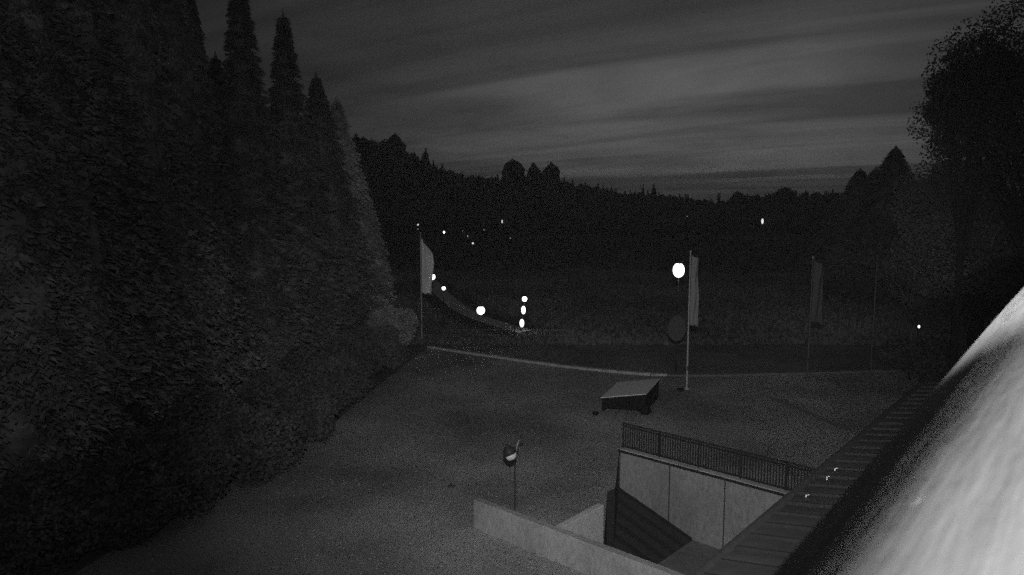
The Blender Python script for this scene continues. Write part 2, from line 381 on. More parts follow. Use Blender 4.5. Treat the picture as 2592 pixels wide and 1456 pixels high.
for px, py in ((2113, 1194), (2093, 1215), (2040, 1262)):
    # small metal snow hooks, their glint put in as white colour: where the ray meets the roof plane
    r = ray(px, py); n = Vector((-V2.x * SL, -V2.y * SL, 1)); p0 = W2(EA, 0, EZ); c0 = Vector((0, 0, H)); t = (p0 - c0).dot(n) / r.dot(n); p = c0 + r * t
    MB().tube([p - HL + Vector((0, 0, -.02)), p - HL + Vector((0, 0, .05)), p - HL + Vector((.03, -.03, .07))], [.009, .008, .006], 8).build('snow_hook', M['glass'], hs)

# ================================================================ TIMBER RAIL right below the camera
bz = math.radians(38); BR = .27; BD = .517
rail = empty('timber_rail', (0, 0, H - BD), -bz); tag(rail, 'pale weathered round timber rail right below the camera filling the corner', 'rail')
mb = MB(); nseg = 72; nl = 90
for i in range(nl + 1):
    y = -1.6 + 7.4 * i / nl
    for j in range(nseg):
        t = 2 * math.pi * j / nseg; r = BR * (1 + .006 * math.sin(7 * t + y * .9) + .004 * math.sin(19 * t + 2 * y) + .004 * math.sin(y * 2.3 + 3 * t))
        mb.v.append((r * math.cos(t), y, r * math.sin(t)))
mb.f = [(i * nseg + j, (i + 1) * nseg + j, (i + 1) * nseg + (j + 1) % nseg, i * nseg + (j + 1) % nseg) for i in range(nl) for j in range(nseg)]
mb.f += [tuple(range(nseg)), tuple(nl * nseg + j for j in range(nseg))[::-1]]
mb.build('log', M['wood'], rail, True)
for y in (-1.2, 5.2): MB().tube([(0, y, -.25), (0, y, -3.2)], .09, 10).build('support_post', M['bark'], rail)
# pale splinter on the log
r = ray(2325, 1265); c0 = Vector((0, 0, H)); ax = Vector((math.sin(bz), math.cos(bz), 0)); o0 = Vector((0, 0, H - BD))
def on_log(px, py, lift=.003):
    r = ray(px, py); d = r - ax * r.dot(ax); c = (c0 - o0); c = c - ax * c.dot(ax); A_ = d.dot(d); B_ = 2 * d.dot(c); C_ = c.dot(c) - (BR + lift) ** 2
    t = (-B_ - math.sqrt(max(B_ * B_ - 4 * A_ * C_, 0))) / (2 * A_); return c0 + r * t
sp = MB().tube([on_log(2303, 1284), on_log(2325, 1267), on_log(2345, 1252)], [.0003, .0006, .0002], 6).build('splinter', M['dull_grey'])
sp.parent = rail; sp.matrix_parent_inverse = (Matrix.Translation(rail.location) @ Matrix.Rotation(-bz, 4, 'Z')).inverted()

# ================================================================ SMALL SHELTER
c1, c2, c3, c4 = P(1523, 1005, .75), P(1564, 968, .75), P(1635, 996, 1.1), P(1674, 958, 1.1)   # front-left, back-left, front-right, back-right
xx = (Vector((c3.x, c3.y, 0)) - Vector((c1.x, c1.y, 0))); yy = (Vector((c2.x, c2.y, 0)) - Vector((c1.x, c1.y, 0)))
sh = empty('bin_shelter', (c1.x, c1.y, 0)); tag(sh, 'small dark bin shelter with a pale tilted lid roof in the yard beside the flagpole', 'shelter')
def sp_(s, t): q = xx * s + yy * t; return Vector((q.x, q.y, 0))
def zl(s): return .75 + .35 * s
lid = MB().hexa([sp_(-.02, -.02), sp_(1.02, -.02), sp_(1.02, 1.02), sp_(-.02, 1.02)], [zl(-.02) - .05, zl(1.02) - .05, zl(1.02) - .05, zl(-.02) - .05], [zl(-.02), zl(1.02), zl(1.02), zl(-.02)]).build('lid', M['lid'], sh); bevel(lid, .015)
for k in range(4):   # board front: four dark planks
    z0 = .16 + k * .135
    MB().hexa([sp_(0, .01), sp_(.97, .01), sp_(.97, .03), sp_(0, .03)], [z0] * 4, [z0 + .13] * 4).build('plank', M['dwood'], sh)
MB().hexa([sp_(0, .012), sp_(.97, .012), sp_(.97, .03), sp_(0, .03)], [.70] * 4, [.70, 1.03, 1.03, .70]).build('front_gusset', M['dwood'], sh)
MB().hexa([sp_(.97, 0), sp_(1.0, 0), sp_(1.0, .98), sp_(.97, .98)], [.1] * 4, [1.03] * 4).build('side_panel', M['dwood'], sh)
MB().hexa([sp_(0, .05), sp_(.02, .05), sp_(.02, .98), sp_(0, .98)], [.1] * 4, [.69] * 4).build('side_panel', M['dwood'], sh)
MB().hexa([sp_(.03, .95), sp_(.96, .95), sp_(.96, .98), sp_(.03, .98)], [.1] * 4, [.69, 1.0, 1.0, .69]).build('back_panel', M['dwood'], sh)
for s, t in ((.01, .02), (.9, .03), (.01, .9), (.93, .9)):
    MB().hexa([sp_(s, t), sp_(s + .06, t), sp_(s + .06, t + .05), sp_(s, t + .05)], [-.01] * 4, [.7] * 4).build('leg', M['dwood'], sh)
# dark bag slumped by the right front leg and a stone at the left
def rock(n, m, loc, s, label, cat, seed):
    rr = random.Random(seed); b = MB(); rings, seg = 7, 10
    for i in range(rings + 1):
        a = math.pi * i / rings
        for j in range(seg):
            t = 2 * math.pi * j / seg; k = 1 + rr.uniform(-.12, .12)
            b.v.append((s[0] * math.sin(a) * math.cos(t) * k, s[1] * math.sin(a) * math.sin(t) * k, s[2] * (math.cos(a) * k + .85)))
    b.f = [(i * seg + j, (i + 1) * seg + j, (i + 1) * seg + (j + 1) % seg, i * seg + (j + 1) % seg) for i in range(rings) for j in range(seg)]
    o = b.build(n, m, smooth=True); o.location = loc; tag(o, label, cat); return o
rock('refuse_sack', M['dwood'], P(1632, 1048), (.30, .26, .22), 'dark refuse sack slumped at the front right foot of the bin shelter', 'sack', 3)
rock('stone', M['dwood'], P(1507, 1051), (.17, .14, .11), 'dark round stone on the yard left of the bin shelter', 'stone', 5)
rock('flagpole_stone', M['dwood'], P(1722, 990), (.22, .14, .10), 'dark stone at the foot of the middle flagpole', 'stone', 6)
rock('drain_cover_stone', M['verge'], P(1142, 1233), (.16, .14, .04), 'flat dark stone lying on the open yard left of the garden lamp', 'stone', 8)

# ================================================================ GARDEN LAMP (unlit)
gl = empty('garden_lamp', W(0, 0)); gl.location = P(1303, 1322); gl.location.z = 0
gY = gl.location.y
tag(gl, 'unlit garden lamp with a dark cap over a white globe behind the parapet wall', 'lamp')
ht = Q(1303, 1168, gY).z
MB().lathe([(.07, 0), (.07, .05), (.03, .08), (.026, ht - .02)], 12).build('pole', M['dmetal'], gl, True)
hd = Q(1290, 1146, gY).z; hx = Q(1290, 1146, gY).x - gl.location.x
head = empty('head', (hx, 0, hd)); head.parent = gl; head.rotation_euler = (0, math.radians(-24), 0)
cap = MB().lathe([(.0, .30), (.03, .30), (.04, .25), (.13, .20), (.20, .10), (.235, -.02), (.225, -.03), (.0, -.02)], 20).build('cap', M['dmetal'], head, True)
gb_ = MB().lathe([(.15, -.02), (.195, -.08), (.19, -.16), (.14, -.23), (.05, -.26), (.0, -.262)], 20).build('globe', M['glass'], head, True)
ar = MB().tube([(0, 0, ht - .04), (.02, 0, ht + .12), (0.0, 0, ht + .22), (hx * .5, 0, hd + .22), (hx * .8, 0, hd + .16)], .016, 8).build('arm', M['dmetal'], gl, True)
fx = Q(1312, 1117, gY); fy_ = Q(1320, 1104, gY)
MB().tube([(0, 0, ht + .20), (fx.x - gl.location.x, 0, fx.z), (fy_.x - gl.location.x - .01, 0, fy_.z - .05)], [.014, .014, .01], 8).build('bracket', M['wmetal'], gl, True)
fin = MB().lathe([(0, -.05), (.04, -.04), (.055, 0), (.04, .04), (0, .05)], 10, (fy_.x - gl.location.x, 0, fy_.z)).build('finial', M['dmetal'], gl, True)

# ================================================================ FLAGPOLES
def flagpole(base, top_py, label, wd, flag_px=None, fm=None, droop=0, r=.055):
    p0 = P(*base); Y = p0.y
    e = empty('flagpole', p0); tag(e, label, 'flagpole', 'flagpoles along the road')
    hz = Q(base[0], top_py, Y).z
    MB().lathe([(.16, -.1), (.16, .06), (r + .02, .08), (r, .12), (r * .7, hz)], 12).build('pole', M['cap'] if fm is None or fm is M['dflag'] else M['wmetal'], e, True)
    MB().lathe([(0, 0), (.05, .02), (.07, .07), (.05, .12), (0, .14)], 10, (0, 0, hz)).build('finial', M['wmetal'] if fm is not None else M['cap'], e, True)
    MB().box(-.02, .02, -r - .05, -r, 1.1, 1.35).build('cleat', M['dmetal'], e)
    if fm is not None:
        mpx = Y / F
        zt = Q(base[0], flag_px[0], Y).z; zb = Q(base[0], flag_px[1], Y).z
        prof = flag_px[2]; b = MB(); nu, nv = 16, 40
        for i in range(nv + 1):
            t = i / nv; wv = float(np.interp(t, [q[0] for q in prof], [q[1] for q in prof])) * mpx
            dr = droop * max(0, 1 - t * 3.2)
            for j in range(nu + 1):
                s = j / nu
                x = r + .01 + s * wv; yv = .16 * math.sin(s * 7.5 + t * 3.0) * s ** .7 * min(1, wv * 1.2) + .05 * math.sin(t * 14 + s * 4) * s
                z = zt + (zb - zt) * t - dr * s ** 1.2 + .03 * math.sin(s * 9 + t * 2) - .10 * s * t
                b.v.append((x, yv, z))
        b.f = [(i * (nu + 1) + j, i * (nu + 1) + j + 1, (i + 1) * (nu + 1) + j + 1, (i + 1) * (nu + 1) + j) for i in range(nv) for j in range(nu)]
        f = b.build('flag', fm, e, True); s_ = f.modifiers.new('solid', 'SOLIDIFY'); s_.thickness = .006
    return e
flagpole((1068, 855), 592, 'left flagpole with a broad bright hanging flag beside the lit globe lamps', 1, (602, 742, [(0, 8), (.1, 18), (.25, 27), (.45, 31), (.6, 29), (.8, 25), (1, 24)]), M['flag'], .55)
flagpole((1738, 985), 640, 'middle flagpole with a narrow pale hanging flag right of the big oval lamp', 1, (648, 822, [(0, 18), (.3, 18), (.6, 22), (1, 20)]), M['mflag'], .12)
flagpole((2043, 958), 655, 'third flagpole with a dim grey hanging flag right of the middle one', 1, (661, 815, [(0, 24), (.2, 30), (.5, 26), (1, 26)]), M['dflag'], .15)
flagpole((2203, 950), 650, 'rightmost flagpole bare and barely visible without any flag', 1)

# ================================================================ LIT LAMPS
def sph(mb, c, rx, rz, seg=14, rings=9):
    mb.lathe([(rx * math.sin(math.pi * i / rings) + .001, -rz * math.cos(math.pi * i / rings)) for i in range(rings + 1)], seg, c); return mb
def street_lamp(px, py, Y, wpx, hpx, label, m, group='lit lamps along the lane'):
    c = Q(px, py, Y); zb = gz(c.x, c.y); k = Y / F
    e = empty('street_lamp', (c.x, c.y, zb)); tag(e, label, 'street lamp', group)
    h = c.z - zb; rz = hpx * k / 2; rx = wpx * k / 2
    if h - rz > .3: MB().lathe([(.08, 0), (.08, .3), (.045, .35), (.035, h - rz + .02)], 10).build('pole', M['dmetal'], e, True)
    sph(MB(), (0, 0, h), rx, rz).build('globe', m, e, True)  # globe enlarged so its shape takes in the lamp's bloom
    MB().lathe([(rx * .45, h + rz * .9), (rx * .5, h + rz * .97), (.01, h + rz * 1.12)], 12).build('cap', M['dmetal'], e, True)
    return e
G = 'lit globe lamps by the lane'
street_lamp(1718, 684, 46.4, 30, 38, 'big glowing oval street lamp just left of the middle flagpole', M['lamp'], 'lit lamps along the road')
street_lamp(1217, 786, 52.0, 21, 22, 'large round glowing lamp halfway along the bending lane', M['lamp'], G)
street_lamp(1123, 730, 64.5, 10, 10, 'small round glowing lamp at the upper bend of the lane', M['lamp'], G)
street_lamp(1095, 701, 73.5, 14, 15, 'round glowing lamp touching the edge of the left flag', M['lamp'], G)
# three lights stacked on one post
tp = P(1319, 838); e = empty('light_column', (tp.x, tp.y, gz(tp.x, tp.y))); tag(e, 'slim column carrying three glowing lamps stacked one above the other', 'light column', 'lit lamps along the road')
k = tp.y / F; zg = gz(tp.x, tp.y); zs = [Q(1321, 818, tp.y), Q(1325, 785, tp.y), Q(1328, 757, tp.y)]
MB().tube([(0, 0, 0), (zs[0].x - tp.x, .12, zs[0].z - zg), (zs[2].x - tp.x, .12, zs[2].z - zg)], .05, 8).build('column', M['dmetal'], e, True)
for q, (wx, hx_) in zip(zs, ((11, 21), (11, 21), (13, 14))):
    sph(MB(), (q.x - tp.x, -.02, q.z - zg), wx * k / 2, hx_ * k / 2).build('lamp_head', M['lamp'], e, True)
far = [(1058, 569, 195, 4, 5, 1, 'far lamp just above the tip of the left flag'), (1124, 588, 170, 5, 7, 2, 'brightest far lamp up right of the left flag'),
       (1271, 561, 200, 3, 8, 1, 'far lamp highest of the group below the hill at centre'), (1197, 616, 132, 5, 5, 1, 'far lamp lowest of the group between flag and centre'),
       (1225, 582, 178, 3, 3, 0, 'faint far lamp below left of the highest centre one'), (1184, 598, 150, 3, 5, 0, 'faint far lamp directly above the lowest one'),
       (1292, 603, 142, 3, 3, 0, 'faint far lamp farthest right of the centre group'), (1172, 585, 172, 2.5, 2.5, 0, 'faintest far lamp right of the brightest far one'),
       (1930, 560, 200, 6, 14, 1, 'far slim bright lamp on the dark slope at right'), (1932, 540, 204, 3, 4, 0, 'faint far lamp right above the slim bright one at right'),
       (1739, 548, 203, 2.5, 2.5, 0, 'faint far lamp on the slope above the big oval lamp'), (1058, 580, 170, 2.5, 3, 0, 'faint far lamp close beneath the lamp over the left flag'),
       (2326, 827, 46.5, 5, 8, 2, 'small lone lamp near the trees at the right edge of the yard')]
for px, py, Y, wx, hx_, br, lab in far:
    street_lamp(px, py, Y, wx, hx_, lab, (M['lamp_dim'], M['lamp_far'], M['lamp'])[br], 'small far lamps')

# ================================================================ TREES
def mesh_np(name, v, f, m):
    me = bpy.data.meshes.new(name); v = np.asarray(v, dtype=np.float32); f = np.asarray(f, dtype=np.int32); k = f.shape[1]
    me.vertices.add(len(v)); me.vertices.foreach_set('co', v.ravel()); me.loops.add(f.size); me.loops.foreach_set('vertex_index', f.ravel())
    me.polygons.add(len(f)); me.polygons.foreach_set('loop_start', np.arange(0, f.size, k, dtype=np.int32)); me.polygons.foreach_set('loop_total', np.full(len(f), k, dtype=np.int32))
    me.materials.append(m); me.update(calc_edges=True); return me
def column_mesh(seed, R, n=15000, hgt=20.0, sharp=.72):
    r = np.random.default_rng(seed); nb = n // 34
    prof = lambda t: np.minimum((1 - t) ** sharp * 1.25, 1.0) * (.78 + .22 * np.minimum(t / .15, 1))
    bt = r.uniform(0, 1, nb) ** 1.1; bt[:14] = np.linspace(.9, 1.0, 14); ba = r.uniform(0, 6.283, nb)
    bl = R * prof(bt) * r.uniform(.74, 1.12, nb) * (1 + .09 * np.sin(ba * 3 + bt * 5) + .07 * np.sin(ba * 7 - bt * 9)) + .10
    idx = np.repeat(np.arange(nb), 34); m = len(idx); q = r.uniform(0, 1, m) ** .6
    a = ba[idx]; L_ = bl[idx]; rad = L_ * (.50 + .50 * q); wd = .42 * (1.08 - q) * np.minimum(L_ / 1.6, 1) + .05
    off_ = r.normal(size=m) * wd; rise = .10 * L_ * q - .30 * L_ * q ** 2
    z = hgt * (.03 + .955 * bt[idx]) + rise + r.normal(size=m) * wd * .35 - abs(off_) * .25
    c = np.stack([rad * np.cos(a) - off_ * np.sin(a), rad * np.sin(a) + off_ * np.cos(a), z], 1)
    od = np.stack([np.cos(a), np.sin(a), -.30 + r.normal(size=m) * .35], 1) + np.stack([-np.sin(a), np.cos(a), 0 * a], 1) * (np.sign(off_) * .6)[:, None]
    sd_ = np.stack([-np.sin(a), np.cos(a), r.normal(size=m) * .6], 1)
    s_ = (r.uniform(.05, .13, m) * (1 - .25 * bt[idx]))[:, None]
    v = np.stack([c - od * s_ * .6, c + sd_ * s_ * .55, c + od * s_ * 1.7, c - sd_ * s_ * .55], 1).reshape(-1, 3)
    f = np.arange(m * 4).reshape(m, 4)
    # dense inner foliage so that no light shows through the heart of the crown
    rings, seg = 40, 24; vi = []; fi = []; k0 = len(v)
    for i in range(rings + 1):
        tt = i / rings; p = float(prof(tt))
        for q_ in range(seg):
            aa = 6.283 * q_ / seg; k = R * .60 * p * r.uniform(.7, 1.2); vi.append((k * math.cos(aa), k * math.sin(aa), hgt * (.03 + .985 * tt)))
    for i in range(rings):
        for q_ in range(seg): fi.append((k0 + i * seg + q_, k0 + i * seg + (q_ + 1) % seg, k0 + (i + 1) * seg + (q_ + 1) % seg, k0 + (i + 1) * seg + q_))
    return mesh_np('crown', np.concatenate([v, np.array(vi)]), np.concatenate([f, np.array(fi)]), M['needles'])
sp_meshes = [column_mesh(s, R_, n_, 20.0, sh_) for s, R_, n_, sh_ in ((1, 3.1, 52000, .9), (2, 3.3, 52000, .8), (3, 2.1, 38000, 1.0), (4, 3.6, 56000, .85))]
sp_meshes.append(sp_meshes[1].copy()); sp_meshes[4].materials[0] = M['lit_needles']
tr_mesh = MB().tube([(0, 0, -.3), (0, 0, 8), (.05, 0, 19.6)], [.32, .2, .03], 9).mesh('trunk', M['bark'])
SG = 'tall spruces along the left side'
def spruce(x, y, ztop, label, mi, ws=1.0, group=SG):
    zb = max(gz(x, y), -.2) if gz(x, y) > -1 else 0; s = (ztop - zb) / 20
    e = empty('spruce_tree', (x, y, zb), random.uniform(0, 6)); e.scale = (ws, ws, s); tag(e, label, 'tree', group)
    link('trunk', tr_mesh, parent=e); link('crown', sp_meshes[mi], parent=e); return e
def sprpx(px, Y, tip, label, mi, ws=1.0, group=SG):
    q = Q(px, tip, Y); return spruce(q.x, Y, q.z, label, mi, ws, group)
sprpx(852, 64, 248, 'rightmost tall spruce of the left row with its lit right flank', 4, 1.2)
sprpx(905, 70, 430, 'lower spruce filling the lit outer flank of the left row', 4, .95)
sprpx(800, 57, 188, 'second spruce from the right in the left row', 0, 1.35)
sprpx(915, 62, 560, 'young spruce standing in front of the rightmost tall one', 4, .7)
sprpx(716, 48, 32, 'slim spruce with a pointed tip against the sky in the left row', 2, 1.55)
sprpx(602, 42, -70, 'tall spruce rising out of the frame right of the sky gap', 2, 1.5)
sprpx(545, 52, 138, 'shorter spruce whose tip shows in the sky gap at upper left', 0, 1.3)
sprpx(648, 50, 215, 'spruce squeezed between the sky gap spruce and the slim pointed one', 3, .85)
sprpx(418, 36, -180, 'huge spruce left of the sky gap reaching above the frame', 1, 1.0)
sprpx(300, 31, -260, 'huge spruce in the middle of the dark left mass', 3, .95)
sprpx(170, 28, -300, 'huge spruce toward the left edge with a dim drooping crown', 0, 1.1)
sprpx(40, 25, -350, 'huge spruce at the left edge of the picture', 1, 1.0)
sprpx(-120, 23, -380, 'spruce cut by the left edge of the picture', 3, 1.0)
sprpx(480, 46, -30, 'rear spruce behind the huge one left of the sky gap', 1, .8)
sprpx(330, 48, -110, 'rear spruce in the second row behind the left mass', 0, 1.2)
sprpx(170, 44, -140, 'rear spruce deep behind the left edge mass', 3, 1.2)
sprpx(10, 38, -200, 'rear spruce seen behind the left edge spruce', 2, 1.5)
sprpx(520, 38, 480, 'young spruce with drooping tip in front of the left row', 1, .8)
sprpx(640, 40, 560, 'young spruce with a pale flank low in the left row', 0, .85)
sprpx(400, 30, 560, 'young spruce with a dim pale side low at left', 2, 1.0)
sprpx(760, 50, 420, 'middle height spruce between the pointed and second spruces', 3, .85)

def leaf_crown(seed, blobs, n, size, m, name='crown'):
    r = np.random.default_rng(seed); bl = np.array(blobs, dtype=float); wgt = (bl[:, 3] ** 2); wgt /= wgt.sum(); idx = r.choice(len(bl), n, p=wgt)
    d = r.normal(size=(n, 3)); d /= np.linalg.norm(d, axis=1)[:, None]; rad = bl[idx, 3] * r.uniform(.55, 1.06, n) ** .7
    # sub-clumping for an uneven outline
    cl = r.normal(size=(60, 3)); cl /= np.linalg.norm(cl, axis=1)[:, None]
    near = (d @ cl.T).max(axis=1); rad *= (.80 + .28 * ((near - .8) / .2).clip(0, 1))
    c = bl[idx, :3] + d * rad[:, None] * np.array([1, 1, .85])
    a = r.normal(size=(n, 3)); a /= np.linalg.norm(a, axis=1)[:, None]; b_ = np.cross(a, r.normal(size=(n, 3))); b_ /= np.linalg.norm(b_, axis=1)[:, None]
    s = size * r.uniform(.5, 1.3, n)[:, None]
    v = np.stack([c - a * s * .5, c + b_ * s * .35, c + a * s * .6, c - b_ * s * .35], axis=1).reshape(-1, 3)
    f = np.arange(n * 4).reshape(n, 4); return mesh_np(name, v, f, m)
def blobs_round(seed, R, hc, k, rr=(.35, .6)):
    r = random.Random(seed); o = [(0, 0, hc, R * .72)]
    for _ in range(k):
        a = r.uniform(0, 6.28); e = r.uniform(-.9, 1.3); q = R * r.uniform(.45, .75)
        o.append((q * math.cos(a) * math.cos(e), q * math.sin(a) * math.cos(e), hc + q * math.sin(e), R * r.uniform(*rr)))
    return o
def broad_tree(name, loc, R, hc, label, seed, m, n=7000, size=.3, group=None, cat='tree', k=9, trunk_r=.22):
    e = empty(name, loc, random.uniform(0, 6)); tag(e, label, cat, group)
    bl = blobs_round(seed, R, hc, k)
    link('crown', leaf_crown(seed, bl, n, size, m), parent=e)
    t = MB().tube([(0, 0, -.2), (.05, 0, hc * .5), (0, .05, hc)], [trunk_r, trunk_r * .75, trunk_r * .35], 9)
    for b in bl[1:]:
        t.tube([(0, 0, hc * .45), ((b[0]) * .5, b[1] * .5, (hc * .5 + b[2]) / 2), (b[0], b[1], b[2])], [trunk_r * .4, trunk_r * .28, trunk_r * .1], 6)
    t.build('trunk', M['bark'], e); return e
# understorey bushes along the left edge of the yard
SH = 'bushes along the left edge of the yard'
hedge = [(1010, 56, 2.0, 2.5, 'last lit bush at the far end of the left hedge by the left flagpole'), (985, 52.5, 2.3, 3.0, 'second bush from the far end of the left hedge'),
 (940, 47, 2.4, 2.8, 'rounded bush at the narrowing of the left hedge'), (905, 43.5, 2.3, 2.7, 'bush third from far end where yard widens'),
 (868, 41, 2.6, 3.1, 'full bush in the middle of the left hedge above the yard corner'), (835, 37, 2.3, 2.9, 'dark bush overhanging the yard at the middle of the hedge'),
 (775, 36, 2.5, 3.2, 'tall dark bush behind the one overhanging the yard'), (745, 32.5, 2.2, 2.6, 'dark bush bordering the widest part of the yard'),
 (655, 31.5, 2.5, 3.1, 'dense bush below the slim pointed spruce'), (600, 28.2, 2.2, 2.5, 'low bush where the hedge nears the bottom left'),
 (510, 27.6, 2.5, 3.0, 'dense dark bush under the sky gap spruces'), (430, 24.6, 2.2, 2.4, 'low dark bush toward the lower left corner'),
 (330, 25, 2.6, 3.0, 'dark bush under the huge left mass spruces'), (235, 22.3, 2.3, 2.5, 'low dark bush near the bottom left corner'),
 (120, 23, 2.6, 2.9, 'dark bush at the left below the edge spruce'), (20, 20.6, 2.4, 2.6, 'bush at the very left edge near the bottom')]
for i, (px, Y, R_, hh, lab) in enumerate(hedge):
    x = (px - 1296) * Y / F * .985
    broad_tree('bush', (x, Y, 0), R_ * .8, hh * .55, lab, 40 + i, M['lit_leaves'] if i < 2 else M['leaves'] if i < 3 else M['dleaves'], 11000, .15, SH, 'bush', 8, .08)
# lower bushes closing the border foot
# right side
broad_tree('broadleaf_tree', (26.5, 38, 0), 5.6, 15.2, 'big dark broadleaf tree at the upper right with a lobed crown against the sky', 90, M['dleaves'], 60000, .15, None, 'tree', 14, .35)
broad_tree('broadleaf_tree', (23.4, 39, 0), 2.6, 16.2, 'broadleaf tree clump jutting into the sky left of the big dark crown', 95, M['dleaves'], 26000, .14, None, 'tree', 9, .2)
broad_tree('broadleaf_tree', (27.4, 43.5, 0), 4.6, 8.5, 'pale lit broadleaf tree below the big dark crown at right', 91, M['leaves'], 46000, .14, None, 'tree', 12, .3)
broad_tree('broadleaf_tree', (31, 50, 0), 4.4, 5.2, 'rounded tree behind the lone lamp at right', 92, M['leaves'], 30000, .15, None, 'tree', 10, .25)
broad_tree('bush', P(2300, 960), 1.5, 1.5, 'dark low bush at the end of the kerb on the right', 93, M['dleaves'], 3500, .22, None, 'bush', 7, .08)
broad_tree('bush', P(2390, 985), 1.9, 1.7, 'dark rounded bush beside the roof end at right', 94, M['dleaves'], 3500, .22, None, 'bush', 7, .08)
sprpx(2178, 84, 428, 'dark spruce left of the taller one on the right skyline', 1, 1.6, 'dark spruces on the right')
sprpx(2268, 80, 372, 'taller dark spruce on the right skyline beside the pale tree', 3, 1.7, 'dark spruces on the right')
sprpx(2218, 86, 425, 'shorter dark spruce between the two on the right', 3, 1.6, 'dark spruces on the right')
broad_tree('broadleaf_tree', Q(2130, 700, 92), 4.2, 5, 'dark rounded tree at the foot of the right spruces', 96, M['dleaves'], 6000, .4, None, 'tree', 9, .3).location.z = 0
broad_tree('broadleaf_tree', Q(2225, 700, 80), 4.0, 4.6, 'dark broad tree spreading under the right skyline spruces', 97, M['dleaves'], 6000, .4, None, 'tree', 9, .3).location.z = 0
broad_tree('broadleaf_tree', (29.5, 40, 0), 4.4, 7.6, 'dark full tree filling the right edge under the big crown', 98, M['dleaves'], 46000, .15, None, 'tree', 12, .3)
# a rounded sign and an upright sign panel near the lamps
def sign(px_foot, px, py, wpx, hpx, round_, label):
    p = P(*px_foot); q = Q(px, py, p.y); k = p.y / F; e = empty('road_sign', (p.x, p.y, 0)); tag(e, label, 'sign')
    MB().tube([(0, .04, -.1), (0, .04, q.z + hpx * k * .4)], .035, 8).build('post', M['dmetal'], e)
    n = 28; ring = []
    for t in range(n):
        a = 2 * math.pi * t / n; ca, sa = math.cos(a), math.sin(a)
        ex = 1 if round_ else .35
        ring.append((math.copysign(abs(ca) ** ex, ca) * wpx * k / 2, math.copysign(abs(sa) ** ex, sa) * hpx * k / 2))
    b = MB(); b.v = [(x, -.012, q.z + z) for x, z in ring] + [(x, .012, q.z + z) for x, z in ring]
    b.f = [tuple(range(n)), tuple(range(n, 2 * n))[::-1]] + [(t, (t + 1) % n, n + (t + 1) % n, n + t)[::-1] for t in range(n)]
    o = b.build('sign_plate', M['plate'], e)
    for z in (-.2, .2): MB().box(-.12, .12, .012, .045, q.z + z - .02, q.z + z + .02).build('bracket', M['dmetal'], e)
sign((1710, 945), 1710, 832, 46, 66, True, 'dim rounded sign plate on a post below the big oval lamp')
sign((1302, 850), 1303, 783, 26, 38, False, 'small dim upright sign panel just left of the column of three lamps')

# far trees: hillside forest as one mass, skyline individuals on top
def far_crown(r, kind, hgt, R):
    vs = []; fs = []; rings, seg = (7, 9)
    for i in range(rings + 1):
        t = i / rings
        rad = R * (1 - t) * (1.1 if i % 2 else .8) + .1 if kind == 'cone' else R * math.sin(math.pi * (.08 + .92 * t)) ** .7
        if i == rings: rad = .05
        for j in range(seg):
            a = 6.283 * j / seg; k = rad * r.uniform(.72, 1.25); vs.append((k * math.cos(a), k * math.sin(a), hgt * (.12 + .88 * t) + r.uniform(-.35, .35)))
    for i in range(rings):
        for j in range(seg): fs.append((i * seg + j, i * seg + (j + 1) % seg, (i + 1) * seg + (j + 1) % seg, (i + 1) * seg + j))
    nl = 46
    for _ in range(nl):   # leaf sprays breaking the outline
        t = r.uniform(.15, 1); a = r.uniform(0, 6.283); rad = (R * (1 - t) if kind == 'cone' else R * math.sin(math.pi * (.08 + .9 * t)) ** .7) * r.uniform(.9, 1.2)
        c = np.array([rad * math.cos(a), rad * math.sin(a), hgt * (.12 + .9 * t)]); k = len(vs)
        for _q in range(4): vs.append(tuple(c + np.array([r.uniform(-.6, .6), r.uniform(-.6, .6), r.uniform(-.5, .5)])))
        fs.append((k, k + 1, k + 2, k + 3))
    return vs, fs
rr = random.Random(11)
lib = []
for i in range(14):
    kd = 'cone' if i % 3 == 0 else 'round'; lib.append((kd,) + tuple(far_crown(rr, kd, 1.0 * (12 if kd == 'cone' else 10.5), 2.3 if kd == 'cone' else 3.8)))
fv = []; ff = []
def put(v, f, x, y, z, s, a):
    k = len(fv); ca, sa = math.cos(a), math.sin(a)
    for p in v: fv.append((x + s * (p[0] * ca - p[1] * sa), y + s * (p[0] * sa + p[1] * ca), z + s * p[2]))
    for q in f: ff.append(tuple(i + k for i in q))
Y = 206.0
while Y < 384:
    px = 700
    while px < 2500:
        x = (px - 1296) * Y / F; y = Y + rr.uniform(-5, 5); kd, v, f = rr.choice(lib); s = rr.uniform(.72, 1.0)
        if 1950 > px or Y > 0:
            put(v, f, x, y, gz(x, y) - .5, s, rr.uniform(0, 6.28))
        px += rr.uniform(3.6, 6.4) * F / Y
    Y += 11.5 if Y < 340 else 8.5
fm = bpy.data.meshes.new('forest'); fm.from_pydata(fv, [], ff); fm.materials.append(M['forest'])
tag(link('forest', fm), 'dark wooded hillside behind the meadow', None, None, 'stuff')
def sky_tree(px, py_top, Y, kd, R_, label, hfrac=None, name='hilltop_tree'):
    q = Q(px, py_top, Y); zb = gz(q.x, Y); hgt = q.z - zb
    e = empty(name, (q.x, Y, zb)); tag(e, label, 'tree', 'trees standing on the hill skyline')
    v, f = far_crown(rr, kd, hgt, R_); me = bpy.data.meshes.new('crown'); me.from_pydata(v, [], f); me.materials.append(M['forest']); link('crown', me, parent=e)
    MB().tube([(0, 0, -1), (0, 0, hgt * .5)], [.5, .3], 7).build('trunk', M['bark'], e); return e
sky_tree(1298, 402, 384, 'round', 6.8, 'broad domed tree on the hill skyline at the centre')
sky_tree(1350, 412, 384, 'round', 4.0, 'gappy middle tree of the three on the central skyline')
sky_tree(1395, 410, 384, 'round', 5.4, 'right hand domed tree of the three on the central skyline')
